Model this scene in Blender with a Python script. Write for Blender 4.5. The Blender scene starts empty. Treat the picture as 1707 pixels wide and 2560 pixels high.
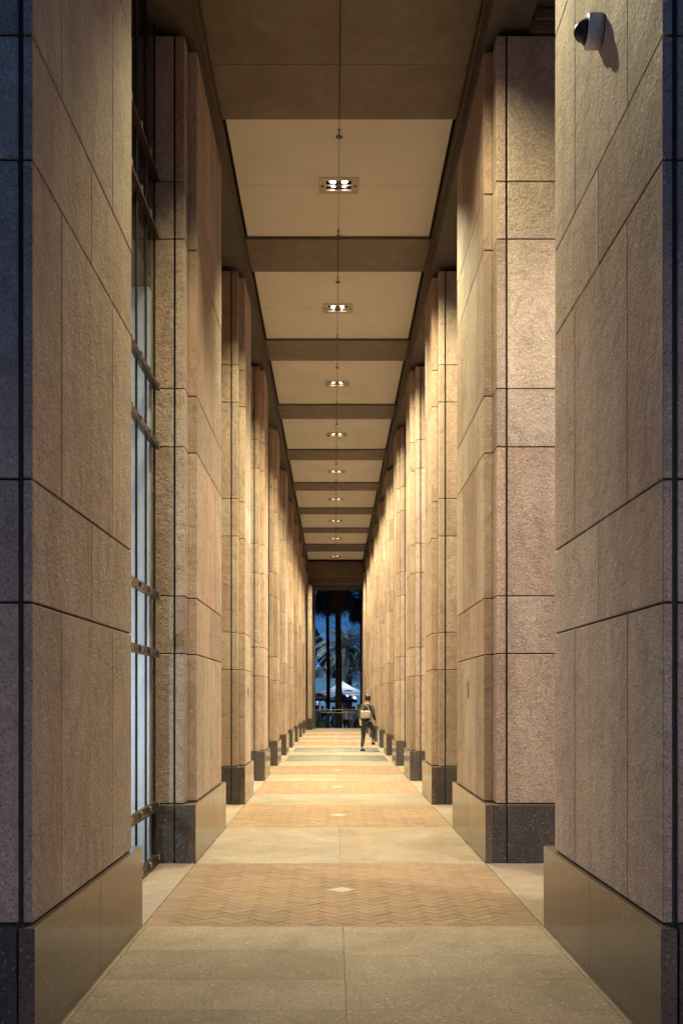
import bpy, bmesh, math, random
from mathutils import Vector, Matrix
R = math.radians
SC = bpy.context.scene
COL = SC.collection
random.seed(11)

# ------------------------------------------------------------------ camera
F_PX = 2540.0                       # focal length in pixels of the 1707 x 2560 photograph
CAM_X, CAM_Z = -0.063, 1.65
cam = bpy.data.cameras.new('camera')
cam_o = bpy.data.objects.new('camera', cam); COL.objects.link(cam_o)
cam.sensor_fit = 'AUTO'; cam.sensor_width = 36.0
cam.lens = F_PX / 2560 * 36.0
cam.shift_x = (853.5 - 835.5) / 2560
cam.shift_y = (1746 - 1280) / 2560
cam.clip_start = 0.05; cam.clip_end = 3000
cam_o.location = (CAM_X, 0, CAM_Z); cam_o.rotation_euler = (R(90), 0, 0)
SC.camera = cam_o

# ------------------------------------------------------------------ dusk sky
world = bpy.data.worlds.new('World'); SC.world = world; world.use_nodes = True
wn = world.node_tree
sky = wn.nodes.new('ShaderNodeTexSky'); sky.sky_type = 'NISHITA'; sky.sun_disc = False
sky.sun_elevation = R(8.0); sky.sun_rotation = R(215); sky.ozone_density = 6.0
sky.air_density = 1.0; sky.dust_density = 0.3
tcs = wn.nodes.new('ShaderNodeTexCoord'); va = wn.nodes.new('ShaderNodeVectorMath'); va.operation = 'ADD'; va.inputs[1].default_value = (0, 0, .40)
vn_ = wn.nodes.new('ShaderNodeVectorMath'); vn_.operation = 'NORMALIZE'       # the even blue of the sky after sunset right down to the skyline
wn.links.new(tcs.outputs['Generated'], va.inputs[0]); wn.links.new(va.outputs[0], vn_.inputs[0]); wn.links.new(vn_.outputs[0], sky.inputs[0])
wn.links.new(sky.outputs[0], wn.nodes['Background'].inputs[0])
wn.nodes['Background'].inputs[1].default_value = 0.15

SC.view_settings.view_transform = 'Standard'; SC.view_settings.look = 'None'
SC.view_settings.exposure = 0.0; SC.view_settings.gamma = 1.0
SC.view_settings.use_curve_mapping = False
SC.render.engine = 'CYCLES'
SC.cycles.max_bounces = 8; SC.cycles.diffuse_bounces = 5; SC.cycles.glossy_bounces = 4
SC.cycles.caustics_reflective = False; SC.cycles.caustics_refractive = False
SC.cycles.sample_clamp_indirect = 4.0
SC.cycles.use_denoising = True

# lamp settings (used by the lamp builders below)
WARM = (1.0, 0.90, 0.50)
WARM_W = (1.0, 0.91, 0.54)
SPOT_P = 1420.0
STREET_P = 5200.0

# ------------------------------------------------------------------ materials
MAT = {}
def new_mat(name):
    m = bpy.data.materials.new(name); m.use_nodes = True
    nt = m.node_tree
    return m, nt, nt.nodes['Principled BSDF']
def node(nt, t, **kw):
    n = nt.nodes.new(t)
    for k, v in kw.items():
        if k in n.inputs: n.inputs[k].default_value = v
        else: setattr(n, k, v)
    return n
def link(nt, a, b): nt.links.new(a, b)
def ramp(nt, src, stops):
    r = nt.nodes.new('ShaderNodeValToRGB')
    while len(r.color_ramp.elements) < len(stops): r.color_ramp.elements.new(0.5)
    for e, (p, c) in zip(r.color_ramp.elements, stops):
        e.position = p; e.color = (*c, 1) if len(c) == 3 else c
    link(nt, src, r.inputs[0]); return r
def mix(nt, mode, fac, a, b):
    n = nt.nodes.new('ShaderNodeMix'); n.data_type = 'RGBA'; n.blend_type = mode; n.clamp_result = False
    for i, v in ((0, fac), (6, a), (7, b)):
        if hasattr(v, 'is_output'): link(nt, v, n.inputs[i])
        elif i == 0: n.inputs[0].default_value = v
        else: n.inputs[i].default_value = (*v, 1)
    return n.outputs[2]
def simple(name, col, rough=0.6, metal=0.0, noise=0.12, scale=8.0, bump=0.0, bscale=60.0, emit=None, es=0.0):
    m, nt, b = new_mat(name)
    g = node(nt, 'ShaderNodeNewGeometry')
    n = node(nt, 'ShaderNodeTexNoise', Scale=scale, Detail=5.0)
    link(nt, g.outputs['Position'], n.inputs['Vector'])
    r = ramp(nt, n.outputs['Fac'], [(0.3, tuple(max(0, c * (1 - noise)) for c in col)), (0.7, tuple(c * (1 + noise) for c in col))])
    link(nt, r.outputs[0], b.inputs['Base Color'])
    b.inputs['Roughness'].default_value = rough; b.inputs['Metallic'].default_value = metal
    if bump:
        n2 = node(nt, 'ShaderNodeTexNoise', Scale=bscale, Detail=4.0)
        link(nt, g.outputs['Position'], n2.inputs['Vector'])
        bp = node(nt, 'ShaderNodeBump', Strength=1.0, Distance=bump)
        link(nt, n2.outputs['Fac'], bp.inputs['Height']); link(nt, bp.outputs[0], b.inputs['Normal'])
    if emit:
        b.inputs['Emission Color'].default_value = (*emit, 1); b.inputs['Emission Strength'].default_value = es
    MAT[name] = m; return m

def granite(name, c_lo, c_hi, fleck_dark, fleck_light, rough, bump, coarse=42.0, tint=0.10, vein=0.5, spec=0.5, fl=0.5):
    m, nt, b = new_mat(name)
    g = node(nt, 'ShaderNodeNewGeometry'); pos = g.outputs['Position']
    oi = node(nt, 'ShaderNodeObjectInfo')
    big = node(nt, 'ShaderNodeTexNoise', Scale=1.3, Detail=6.0, Roughness=0.62, Distortion=0.6); link(nt, pos, big.inputs['Vector'])
    base = ramp(nt, big.outputs['Fac'], [(0.32, c_lo), (0.68, c_hi)]).outputs[0]
    fine = node(nt, 'ShaderNodeTexNoise', Scale=coarse * 1.6, Detail=3.0, Roughness=0.75); link(nt, pos, fine.inputs['Vector'])
    fd = ramp(nt, fine.outputs['Fac'], [(0.34, (1, 1, 1)), (0.50, (0, 0, 0))]).outputs[0]
    base = mix(nt, 'MIX', fd, base, fleck_dark)
    vor = node(nt, 'ShaderNodeTexVoronoi', Scale=coarse * 1.5); link(nt, pos, vor.inputs['Vector'])
    fl_ = ramp(nt, vor.outputs['Color'], [(0.80, (0, 0, 0)), (0.92, (fl, fl, fl))]).outputs[0]
    base = mix(nt, 'MIX', fl_, base, fleck_light)
    # wandering dark veins and weather stains
    vn = node(nt, 'ShaderNodeTexNoise', Scale=0.9, Detail=8.0, Roughness=0.6, Distortion=1.9); link(nt, pos, vn.inputs['Vector'])
    vv = ramp(nt, vn.outputs['Fac'], [(0.475, (0, 0, 0)), (0.50, (vein * .8,) * 3), (0.53, (0, 0, 0))]).outputs[0]
    base = mix(nt, 'MULTIPLY', vv, base, (0.55, 0.52, 0.52))
    mp = node(nt, 'ShaderNodeMapping'); mp.inputs['Scale'].default_value = (5.0, 5.0, 0.35); link(nt, pos, mp.inputs['Vector'])
    st = node(nt, 'ShaderNodeTexNoise', Scale=1.0, Detail=5.0); link(nt, mp.outputs[0], st.inputs['Vector'])
    sr = ramp(nt, st.outputs['Fac'], [(0.35, (0.82, 0.80, 0.78)), (0.62, (1.06, 1.05, 1.04))]).outputs[0]
    base = mix(nt, 'MULTIPLY', min(1, vein * 1.2), base, sr)
    # each stone cut from a slightly different block
    tr = ramp(nt, oi.outputs['Random'], [(0.0, (1 - tint * 1.2, 1 - tint * 1.3, 1 - tint * 1.2)), (0.35, (1 + tint * .3, 1 - tint * .3, 1 - tint * .6)), (0.7, (1, 1, 1)), (1.0, (1 + tint, 1 + tint, 1 + tint * .9))]).outputs[0]
    base = mix(nt, 'MULTIPLY', 1.0, base, tr)
    link(nt, base, b.inputs['Base Color'])
    rr = node(nt, 'ShaderNodeMapRange'); rr.inputs[1].default_value = .3; rr.inputs[2].default_value = .7; rr.inputs[3].default_value = rough * .8; rr.inputs[4].default_value = rough * 1.2
    link(nt, vn.outputs['Fac'], rr.inputs[0]); link(nt, rr.outputs[0], b.inputs['Roughness']); b.inputs['Specular IOR Level'].default_value = spec
    if bump:
        bn = node(nt, 'ShaderNodeTexNoise', Scale=coarse, Detail=4.0, Roughness=0.6); link(nt, pos, bn.inputs['Vector'])
        b2 = node(nt, 'ShaderNodeTexNoise', Scale=coarse * .22, Detail=2.0); link(nt, pos, b2.inputs['Vector'])
        a = node(nt, 'ShaderNodeMath', operation='ADD'); link(nt, bn.outputs['Fac'], a.inputs[0]); link(nt, b2.outputs['Fac'], a.inputs[1])
        bp = node(nt, 'ShaderNodeBump', Strength=1.0, Distance=bump); link(nt, a.outputs[0], bp.inputs['Height'])
        link(nt, bp.outputs[0], b.inputs['Normal'])
    MAT[name] = m; return m

granite('pink_granite', (0.41, 0.302, 0.236), (0.515, 0.40, 0.325), (0.17, 0.12, 0.095), (0.66, 0.57, 0.50), 0.72, 0.009, coarse=52, vein=0.55, fl=.6, tint=.20)
granite('plinth_flamed', (0.050, 0.040, 0.037), (0.080, 0.066, 0.060), (0.022, 0.018, 0.017), (0.25, 0.22, 0.21), 0.6, 0.006, coarse=62, vein=0.1, fl=0.75)
granite('plinth_polished', (0.095, 0.070, 0.058), (0.135, 0.102, 0.085), (0.035, 0.026, 0.022), (0.26, 0.21, 0.175), 0.17, 0.0, coarse=42, vein=0.06, fl=0.5, spec=.5)
granite('paving_granite', (0.205, 0.160, 0.130), (0.285, 0.230, 0.190), (0.10, 0.075, 0.060), (0.46, 0.40, 0.34), 0.55, 0.003, coarse=34, tint=0.10, vein=0.30, fl=0.38, spec=0.18)
granite('soffit_granite', (0.135, 0.10, 0.075), (0.175, 0.13, 0.10), (0.09, 0.068, 0.05), (0.22, 0.18, 0.15), 0.55, 0.0, coarse=45, tint=0.05, vein=0.35)
granite('diamond_granite', (0.29, 0.255, 0.21), (0.34, 0.30, 0.25), (0.4, 0.34, 0.27), (0.66, 0.6, 0.5), 0.4, 0.0015, coarse=50, tint=0.04, vein=0.05)
simple('joint_dark', (0.030, 0.024, 0.021), 0.9)
simple('grout', (0.20, 0.165, 0.125), 0.9)
simple('grout_dark', (0.10, 0.08, 0.062), 0.9)
simple('plaster', (0.76, 0.725, 0.68), 0.7, noise=0.055, scale=0.9, bump=0.0006, bscale=90)
simple('bronze', (0.13, 0.092, 0.065), 0.36, 0.85)
simple('bronze_dark', (0.045, 0.036, 0.030), 0.45, 0.6)
simple('steel', (0.55, 0.53, 0.50), 0.28, 0.95)
simple('dark_soffit', (0.10, 0.082, 0.068), 0.8)
simple('black', (0.012, 0.012, 0.012), 0.35)
simple('chrome', (0.30, 0.30, 0.31), 0.2, 1.0)
simple('bezel_paint', (0.46, 0.37, 0.26), 0.45)
simple('camera_white', (0.62, 0.61, 0.62), 0.35, noise=0.03)
simple('concrete', (0.28, 0.27, 0.26), 0.85, bump=0.003)
simple('asphalt', (0.05, 0.05, 0.052), 0.85, bump=0.004)
simple('plaza_paving', (0.17, 0.165, 0.17), 0.6)
simple('lamp_glow', (0.9, 0.9, 0.9), 0.4, emit=(1.0, 0.93, 0.86), es=14.0)
simple('lobby_paint', (0.66, 0.70, 0.74), 0.8, noise=0.04, scale=1.4)
simple('lobby_dark', (0.05, 0.05, 0.055), 0.6)
simple('frond_green', (0.055, 0.085, 0.052), 0.5, noise=0.4, scale=3)
simple('frond_pale', (0.16, 0.21, 0.185), 0.5, noise=0.35, scale=2)
simple('frond_dead', (0.060, 0.038, 0.026), 0.8, noise=0.4, scale=3)
simple('bark', (0.030, 0.024, 0.020), 0.9, noise=0.3, scale=6, bump=0.01, bscale=20)
simple('leaf', (0.042, 0.062, 0.030), 0.5, noise=0.5, scale=1.5)
simple('tent_white', (0.80, 0.80, 0.82), 0.7, noise=0.03)
m, nt, b = new_mat('tent_cloth'); b.inputs['Base Color'].default_value = (.82, .82, .84, 1); b.inputs['Roughness'].default_value = .8
tr_ = node(nt, 'ShaderNodeBsdfTranslucent'); tr_.inputs[0].default_value = (.80, .84, .92, 1); mx_ = node(nt, 'ShaderNodeMixShader'); mx_.inputs[0].default_value = .45
link(nt, b.outputs[0], mx_.inputs[1]); link(nt, tr_.outputs[0], mx_.inputs[2]); link(nt, mx_.outputs[0], nt.nodes['Material Output'].inputs[0]); MAT['tent_cloth'] = m
simple('canvas_dark', (0.030, 0.028, 0.034), 0.8)
simple('cladding', (0.075, 0.072, 0.085), 0.6)
simple('bin_green', (0.035, 0.12, 0.06), 0.5)
simple('red_glow', (0.5, 0.02, 0.02), 0.4, emit=(1.0, 0.06, 0.05), es=3.0)
simple('bulb_glow', (0.9, 0.9, 0.9), 0.4, emit=(1.0, 0.86, 0.62), es=9.0)
simple('added_lamp_glow', (0.9, 0.9, 0.9), 0.4, emit=(1.0, 0.9, 0.82), es=12.0)
simple('skin', (0.42, 0.27, 0.20), 0.55)
simple('hair', (0.022, 0.016, 0.013), 0.5)
simple('jacket_dark', (0.028, 0.020, 0.022), 0.8)
simple('jeans', (0.040, 0.050, 0.066), 0.85, noise=0.25, scale=9)
simple('shoe', (0.012, 0.012, 0.014), 0.5)
simple('bag_cream', (0.30, 0.275, 0.23), 0.7)
for nm, c in (('cloth_white', (0.62, 0.64, 0.70)), ('cloth_blue', (0.12, 0.22, 0.42)), ('cloth_grey', (0.22, 0.22, 0.25)),
              ('cloth_black', (0.02, 0.02, 0.025)), ('cloth_teal', (0.12, 0.30, 0.36)), ('cloth_khaki', (0.26, 0.22, 0.17))):
    simple(nm, c, 0.8)

def brick_mat():
    m, nt, b = new_mat('brick')
    g = node(nt, 'ShaderNodeNewGeometry'); oi = node(nt, 'ShaderNodeObjectInfo')
    a = node(nt, 'ShaderNodeMath', operation='ADD'); link(nt, g.outputs['Random Per Island'], a.inputs[0]); link(nt, oi.outputs['Random'], a.inputs[1])
    fr = node(nt, 'ShaderNodeMath', operation='FRACT'); link(nt, a.outputs[0], fr.inputs[0])
    c = ramp(nt, fr.outputs[0], [(0.0, (0.185, 0.117, 0.078)), (0.3, (0.205, 0.128, 0.084)), (0.6, (0.22, 0.136, 0.088)), (0.85, (0.225, 0.148, 0.10)), (1.0, (0.185, 0.126, 0.090))]).outputs[0]
    n = node(nt, 'ShaderNodeTexNoise', Scale=55.0, Detail=4.0); link(nt, g.outputs['Position'], n.inputs['Vector'])
    s = ramp(nt, n.outputs['Fac'], [(0.3, (0.80, 0.80, 0.80)), (0.7, (1.14, 1.14, 1.14))]).outputs[0]
    c = mix(nt, 'MULTIPLY', 1.0, c, s)
    n3 = node(nt, 'ShaderNodeTexNoise', Scale=0.8, Detail=5.0); link(nt, g.outputs['Position'], n3.inputs['Vector'])
    s3 = ramp(nt, n3.outputs['Fac'], [(0.35, (0.86, 0.86, 0.88)), (0.65, (1.08, 1.06, 1.02))]).outputs[0]
    c = mix(nt, 'MULTIPLY', 1.0, c, s3)
    link(nt, c, b.inputs['Base Color']); b.inputs['Roughness'].default_value = 0.58; b.inputs['Specular IOR Level'].default_value = .25
    bp = node(nt, 'ShaderNodeBump', Strength=1.0, Distance=0.0015); link(nt, n.outputs['Fac'], bp.inputs['Height']); link(nt, bp.outputs[0], b.inputs['Normal'])
    MAT['brick'] = m
brick_mat()

def glass_mat(name, tint, fac, rough=0.0):
    m = bpy.data.materials.new(name); m.use_nodes = True; nt = m.node_tree; nt.nodes.clear()
    out = nt.nodes.new('ShaderNodeOutputMaterial'); t = node(nt, 'ShaderNodeBsdfTransparent'); t.inputs[0].default_value = (*tint, 1)
    gl = node(nt, 'ShaderNodeBsdfGlossy', Roughness=rough); mx = node(nt, 'ShaderNodeMixShader')
    lw = node(nt, 'ShaderNodeLayerWeight', Blend=0.35)
    mm = node(nt, 'ShaderNodeMath', operation='MULTIPLY'); mm.inputs[1].default_value = fac; link(nt, lw.outputs['Fresnel'], mm.inputs[0])
    ad = node(nt, 'ShaderNodeMath', operation='ADD'); ad.inputs[1].default_value = 0.04; link(nt, mm.outputs[0], ad.inputs[0])
    link(nt, ad.outputs[0], mx.inputs[0]); link(nt, t.outputs[0], mx.inputs[1]); link(nt, gl.outputs[0], mx.inputs[2]); link(nt, mx.outputs[0], out.inputs[0])
    MAT[name] = m
glass_mat('glass', (0.93, 0.96, 0.97), 0.25)
glass_mat('pavilion_glass', (0.35, 0.5, 0.6), 0.5, 0.02)
glass_mat('dome_glass', (0.05, 0.05, 0.06), 0.6, 0.03)
def glow_glass(name, c, s):
    m, nt, b = new_mat(name)
    b.inputs['Base Color'].default_value = (0.03, 0.05, 0.07, 1); b.inputs['Roughness'].default_value = 0.06
    b.inputs['Emission Color'].default_value = (*c, 1); b.inputs['Emission Strength'].default_value = s
    MAT[name] = m
glow_glass('sky_glow_glass', (0.12, 0.33, 0.55), 0.55)  # blue emission stands in for sky mirrored in the panes
glow_glass('facade_glass', (0.11, 0.17, 0.28), 0.5)  # blue-grey of the glazing put in as a faint glow

# ------------------------------------------------------------------ helpers
def tag(o, label=None, cat=None, group=None, kind=None):
    for k, v in (('label', label), ('category', cat), ('group', group), ('kind', kind)):
        if v: o[k] = v
    return o
def obj(name, me, mat=None, parent=None, loc=(0, 0, 0), rot=(0, 0, 0)):
    o = bpy.data.objects.new(name, me); COL.objects.link(o)
    if mat and me and not me.materials: me.materials.append(MAT[mat])
    o.location = loc; o.rotation_euler = rot
    if parent: o.parent = parent
    return o
def empty(name, loc=(0, 0, 0), label=None, cat=None, group=None, rz=0):
    o = bpy.data.objects.new(name, None); COL.objects.link(o); o.empty_display_size = 0.2
    o.location = loc; o.rotation_euler = (0, 0, rz)
    return tag(o, label, cat, group)
def kids(o): return [c for c in COL.objects if c.parent == o]
def copy_tree(o, parent=None):
    ch = list(o.children)
    c = o.copy(); COL.objects.link(c)
    if parent: c.parent = parent
    for k in ch: copy_tree(k, c)
    return c
def from_bm(name, bm):
    bmesh.ops.recalc_face_normals(bm, faces=bm.faces)
    me = bpy.data.meshes.new(name); bm.to_mesh(me); bm.free(); return me
def add_box(bm, c, s, bev=0.0):
    r = bmesh.ops.create_cube(bm, size=1.0, matrix=Matrix.Translation(c) @ Matrix.Diagonal((*s, 1)))
    if bev:
        es = list({e for v in r['verts'] for e in v.link_edges})
        bmesh.ops.bevel(bm, geom=es, offset=bev, segments=1, affect='EDGES', profile=0.5)
BOXES = {}
def box_mesh(s, mat, bev=0.0, name='box'):
    key = (tuple(round(v, 4) for v in s), mat, bev)
    if key not in BOXES:
        bm = bmesh.new(); add_box(bm, (0, 0, 0), s, bev)
        me = from_bm(name, bm); me.materials.append(MAT[mat]); BOXES[key] = me
    return BOXES[key]
def box(name, lo, hi, mat, parent=None, bev=0.0):
    """axis-aligned box between two corners; meshes of equal size are shared"""
    s = [abs(b - a) for a, b in zip(lo, hi)]; c = [(a + b) / 2 for a, b in zip(lo, hi)]
    if parent is not None: c = [a - b for a, b in zip(c, parent_world(parent))]
    return obj(name, box_mesh(s, mat, bev, name), None, parent, c)
def parent_world(p):
    v = Vector((0, 0, 0))
    while p is not None: v += p.location; p = p.parent
    return v
def add_tube(bm, pts, rad, seg=8, caps=True):
    rings = []
    n = len(pts); rad = rad if isinstance(rad, (list, tuple)) else [rad] * n
    for i, p in enumerate(pts):
        p = Vector(p)
        d = (Vector(pts[min(i + 1, n - 1)]) - Vector(pts[max(i - 1, 0)])).normalized()
        a = d.orthogonal().normalized() if abs(d.z) < 0.99 else Vector((1, 0, 0))
        b = d.cross(a).normalized()
        rings.append([bm.verts.new(p + (a * math.cos(t) + b * math.sin(t)) * rad[i]) for t in [2 * math.pi * k / seg for k in range(seg)]])
    for r0, r1 in zip(rings, rings[1:]):
        for k in range(seg): bm.faces.new((r0[k], r0[(k + 1) % seg], r1[(k + 1) % seg], r1[k]))
    if caps: bm.faces.new(rings[0]); bm.faces.new(rings[-1])
def add_lathe(bm, prof, seg=20, M=Matrix()):
    rings = []
    for r, z in prof:
        rings.append([bm.verts.new(M @ Vector((r * math.cos(t), r * math.sin(t), z))) for t in [2 * math.pi * k / seg for k in range(seg)]])
    for r0, r1 in zip(rings, rings[1:]):
        for k in range(seg): bm.faces.new((r0[k], r0[(k + 1) % seg], r1[(k + 1) % seg], r1[k]))
    bm.faces.new(rings[0]); bm.faces.new(rings[-1])
def add_prism(bm, poly, z0, z1):
    lo = [bm.verts.new((x, y, z0)) for x, y in poly]; hi = [bm.verts.new((x, y, z1)) for x, y in poly]
    n = len(poly)
    bm.faces.new(hi); bm.faces.new(lo[::-1])
    for i in range(n): bm.faces.new((lo[i], lo[(i + 1) % n], hi[(i + 1) % n], hi[i]))
def smooth(me):
    for p in me.polygons: p.use_smooth = True
    return me
ORD = ['first', 'second', 'third', 'fourth', 'fifth', 'sixth', 'seventh', 'eighth', 'ninth', 'tenth', 'eleventh', 'twelfth']

# ------------------------------------------------------------------ layout
XI, XP = 1.478, 1.447               # half widths of the walk between the shafts and between the plinths
CZ = [0.59, 2.10, 2.68, 4.18, 4.765, 6.27, 6.85, 8.32]     # course joints of the piers
Z_CEIL, Z_BEAM = 8.94, 8.895
PIERS = [(4.70, 7.34), (10.16, 13.00)] + [(15.78 + 4.55 * i, 17.50 + 4.55 * i) for i in range(7)] + [(47.63, 50.47), (53.28, 56.3)]
GAPS = [(PIERS[i][1], PIERS[i + 1][0]) for i in range(10)]
Y_END = 56.6

# ------------------------------------------------------------------ ground
def sheet(name, x0, x1, y0, y1, z, mat, kind='structure'):
    bm = bmesh.new(); bm.faces.new([bm.verts.new(v) for v in ((x0, y0, z), (x1, y0, z), (x1, y1, z), (x0, y1, z))])
    o = obj(name, from_bm(name, bm), mat); return tag(o, kind=kind)
sheet('ground', -900, 900, -900, 1500, -0.53, 'plaza_paving')
pod = box('podium', (-14, -9, -0.52), (4.3, Y_END, -0.03), 'grout'); tag(pod, kind='structure')
rd = box('road', (4.9, -60, -0.525), (12.5, 75, -0.50), 'asphalt'); tag(rd, kind='structure')

# ------------------------------------------------------------------ floor
floor = empty('floor'); tag(floor, kind='structure')
T = 0.045
def slab(x0, x1, y0, y1, mat='paving_granite', name='paving_slab', g=0.0016, top=0.0):
    return box(name, (x0 + g, y0 + g, -T), (x1 - g, y1 - g, top), mat, floor, 0.0012)
# near apron (bluestone-toned granite slabs in front of the walk and under the first piers)
ys = [-3.0, -2.2, -1.4, -0.6, 0.2, 1.0, 1.8, 2.6, 3.4, 4.2, 4.79, 5.38, 5.97]
for a, b in zip(ys, ys[1:]):
    for x0, x1 in ((-4.2, -2.8), (-2.8, -1.42), (-1.42, 0.0), (0.0, 1.42), (1.42, 2.8), (2.8, 4.2)):
        slab(x0, x1, a, b)
for s in (-1, 1):
    for x0, x1 in ((1.42, 2.8), (2.8, 4.2)):
        slab(*sorted((s * x0, s * x1)), 5.97, 7.35)
slab(-1.42, 0, 5.97, 6.66); slab(-1.42, 0, 6.66, 7.35); slab(0, 1.42, 5.97, 6.52); slab(0, 1.42, 6.52, 7.35)
# granite bands between the piers and beside the brick panels
for i, (y0, y1) in enumerate(PIERS[1:], 1):
    for x0, x1 in ((-1.44, 0), (0, 1.44)):
        slab(x0, x1, y0 - (0.0), y1 if i < 10 else Y_END)
    for s in (-1, 1): slab(*sorted((s * 1.44, s * 4.2)), y0, y1 if i < 10 else Y_END)
for i, (y0, y1) in enumerate(GAPS):
    ym = (y0 + y1) / 2
    for s in (-1, 1):
        for a, b in ((y0, ym), (ym, y1)):
            slab(*sorted((s * (XP + 0.002), s * 2.9)), a, b); slab(*sorted((s * 2.9, s * 4.2)), a, b)

# herringbone brick panels
W_B = 0.092
def clip(poly, x0, x1, y0, y1):
    def cut(pl, ax, val, keep_lo):
        out = []
        for i in range(len(pl)):
            a, b = pl[i], pl[(i + 1) % len(pl)]
            ia = (a[ax] <= val) if keep_lo else (a[ax] >= val); ib = (b[ax] <= val) if keep_lo else (b[ax] >= val)
            if ia: out.append(a)
            if ia != ib:
                t = (val - a[ax]) / (b[ax] - a[ax]); out.append((a[0] + t * (b[0] - a[0]), a[1] + t * (b[1] - a[1])))
        return out
    for ax, val, k in ((0, x0, False), (0, x1, True), (1, y0, False), (1, y1, True)):
        if len(poly) < 3: return []
        poly = cut(poly, ax, val, k)
    return poly
def area(p): return abs(sum(p[i][0] * p[(i + 1) % len(p)][1] - p[(i + 1) % len(p)][0] * p[i][1] for i in range(len(p)))) / 2
def bricks_for(wx, ly, rng):
    """outlines of the bricks of one panel, centred on the origin"""
    out = []; g = 0.0018; w = W_B; hx, hy = wx / 2, ly / 2; bw = 0.172; bf = 0.088
    c45 = math.sqrt(.5); N = 26
    for i in range(-N, N):
        for j in range(-N, N):
            r = (i - j) % 4
            if r not in (0, 3): continue
            cells = [(i, j), (i + 1, j)] if r == 0 else [(i, j), (i, j + 1)]
            cells = [c for c in cells if not (-1 <= c[0] <= 0 and -1 <= c[1] <= 0)]
            if not cells: continue
            u0 = min(c[0] for c in cells) * w + g; u1 = (max(c[0] for c in cells) + 1) * w - g
            v0 = min(c[1] for c in cells) * w + g; v1 = (max(c[1] for c in cells) + 1) * w - g
            q = [((u - v) * c45, (u + v) * c45) for u, v in ((u0, v0), (u1, v0), (u1, v1), (u0, v1))]
            q = clip(q, -hx + bw + g, hx - bw - g, -hy + bf + g, hy - bf - g)
            if len(q) >= 3 and area(q) > 0.0006: out.append(q)
    def row(x0, x1, y0, y1): out.append([(x0 + g, y0 + g), (x1 - g, y0 + g), (x1 - g, y1 - g), (x0 + g, y1 - g)])
    n = 17; L = wx / n
    for k in range(n):
        row(-hx + k * L, -hx + (k + 1) * L, -hy, -hy + bf); row(-hx + k * L, -hx + (k + 1) * L, hy - bf, hy)
    n = round((ly - 2 * bf) / 0.088); L = (ly - 2 * bf) / n
    for k in range(n):
        row(-hx, -hx + bw, -hy + bf + k * L, -hy + bf + (k + 1) * L); row(hx - bw, hx, -hy + bf + k * L, -hy + bf + (k + 1) * L)
    return out
def add_brick(bm, q, rng):
    h = rng.uniform(-0.0012, 0.0012); tx, ty = rng.uniform(-.006, .006), rng.uniform(-.006, .006)
    cx = sum(p[0] for p in q) / len(q); cy = sum(p[1] for p in q) / len(q)
    c = 0.004
    lo = [bm.verts.new((x, y, -0.03)) for x, y in q]
    mid = [bm.verts.new((x, y, h - 0.0025 + tx * (x - cx) + ty * (y - cy))) for x, y in q]
    hi = []
    for x, y in q:
        d = math.hypot(x - cx, y - cy) or 1; k = max(0.5, 1 - c / d)
        hi.append(bm.verts.new((cx + (x - cx) * k, cy + (y - cy) * k, h + tx * (x - cx) + ty * (y - cy))))
    n = len(q); bm.faces.new(hi)
    for a, b in ((lo, mid), (mid, hi)):
        for i in range(n): bm.faces.new((a[i], a[(i + 1) % n], b[(i + 1) % n], b[i]))
rng = random.Random(5)
GRATES = (4, 5)
for gi, (y0, y1) in enumerate(GAPS):
    cy = (y0 + y1) / 2; ly = y1 - y0; wx = 2 * XP
    if gi in GRATES: continue
    bed = box('mortar_bed', (-XP + .001, y0 + .001, -0.029), (XP - .001, y1 - .001, -0.0035), 'grout' if gi else 'grout', floor)
    qs = bricks_for(wx - .006, ly - .006, rng)
    if gi == 0:
        qs.sort(key=lambda q: sum(p[1] for p in q) / len(q))
        for q in qs[:300]:
            bm = bmesh.new(); mx = sum(p[0] for p in q) / len(q); my = sum(p[1] for p in q) / len(q)
            add_brick(bm, [(x - mx, y - my) for x, y in q], rng)
            obj('brick', from_bm('brick', bm), 'brick', floor, (mx, cy + my, 0))
        rest = qs[300:]
    else: rest = qs
    bm = bmesh.new()
    for q in rest: add_brick(bm, q, rng)
    tag(obj('brick_paving', from_bm('brick_paving', bm), 'brick', floor, (0, cy, 0)), kind='stuff')
    d = 2 * W_B * math.sqrt(.5) - .003
    bm = bmesh.new(); add_prism(bm, [(0, -d), (d, 0), (0, d), (-d, 0)], -T, 0.0025)
    obj('diamond_tile', from_bm('diamond_tile', bm), 'diamond_granite', floor, (0, cy, 0))
# ribbed tread strips in two of the bays
for gi in GRATES:
    y0, y1 = GAPS[gi]
    e = empty('ribbed_floor_mat', (0, y0, 0), 'ribbed floor strip of dark bars, ' + ('nearer of the two before' if gi == 4 else 'farther of the two, beneath') + ' the walking person', 'floor mat', 'ribbed mats let into the walk')
    box('tray', (-XP + .001, y0 + .001, -T), (XP - .001, y1 - .001, -0.012), 'diamond_granite', e)
    n = 47
    for k in range(n):
        x = -1.36 + 2.72 * (k + .5) / n
        box('bar', (x - .0165, y0 + .14, -0.012), (x + .0165, y1 - .14, 0.004), 'canvas_dark', e)
    for s in (-1, 1): box('rim', (s * 1.405 - .035, y0 + .004, -0.012), (s * 1.405 + .035, y1 - .004, 0.001), 'paving_granite', e)
    for a, b in ((y0 + .004, y0 + .13), (y1 - .13, y1 - .004)): box('rim', (-1.365, a, -0.012), (1.365, b, 0.001), 'paving_granite', e)

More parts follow.
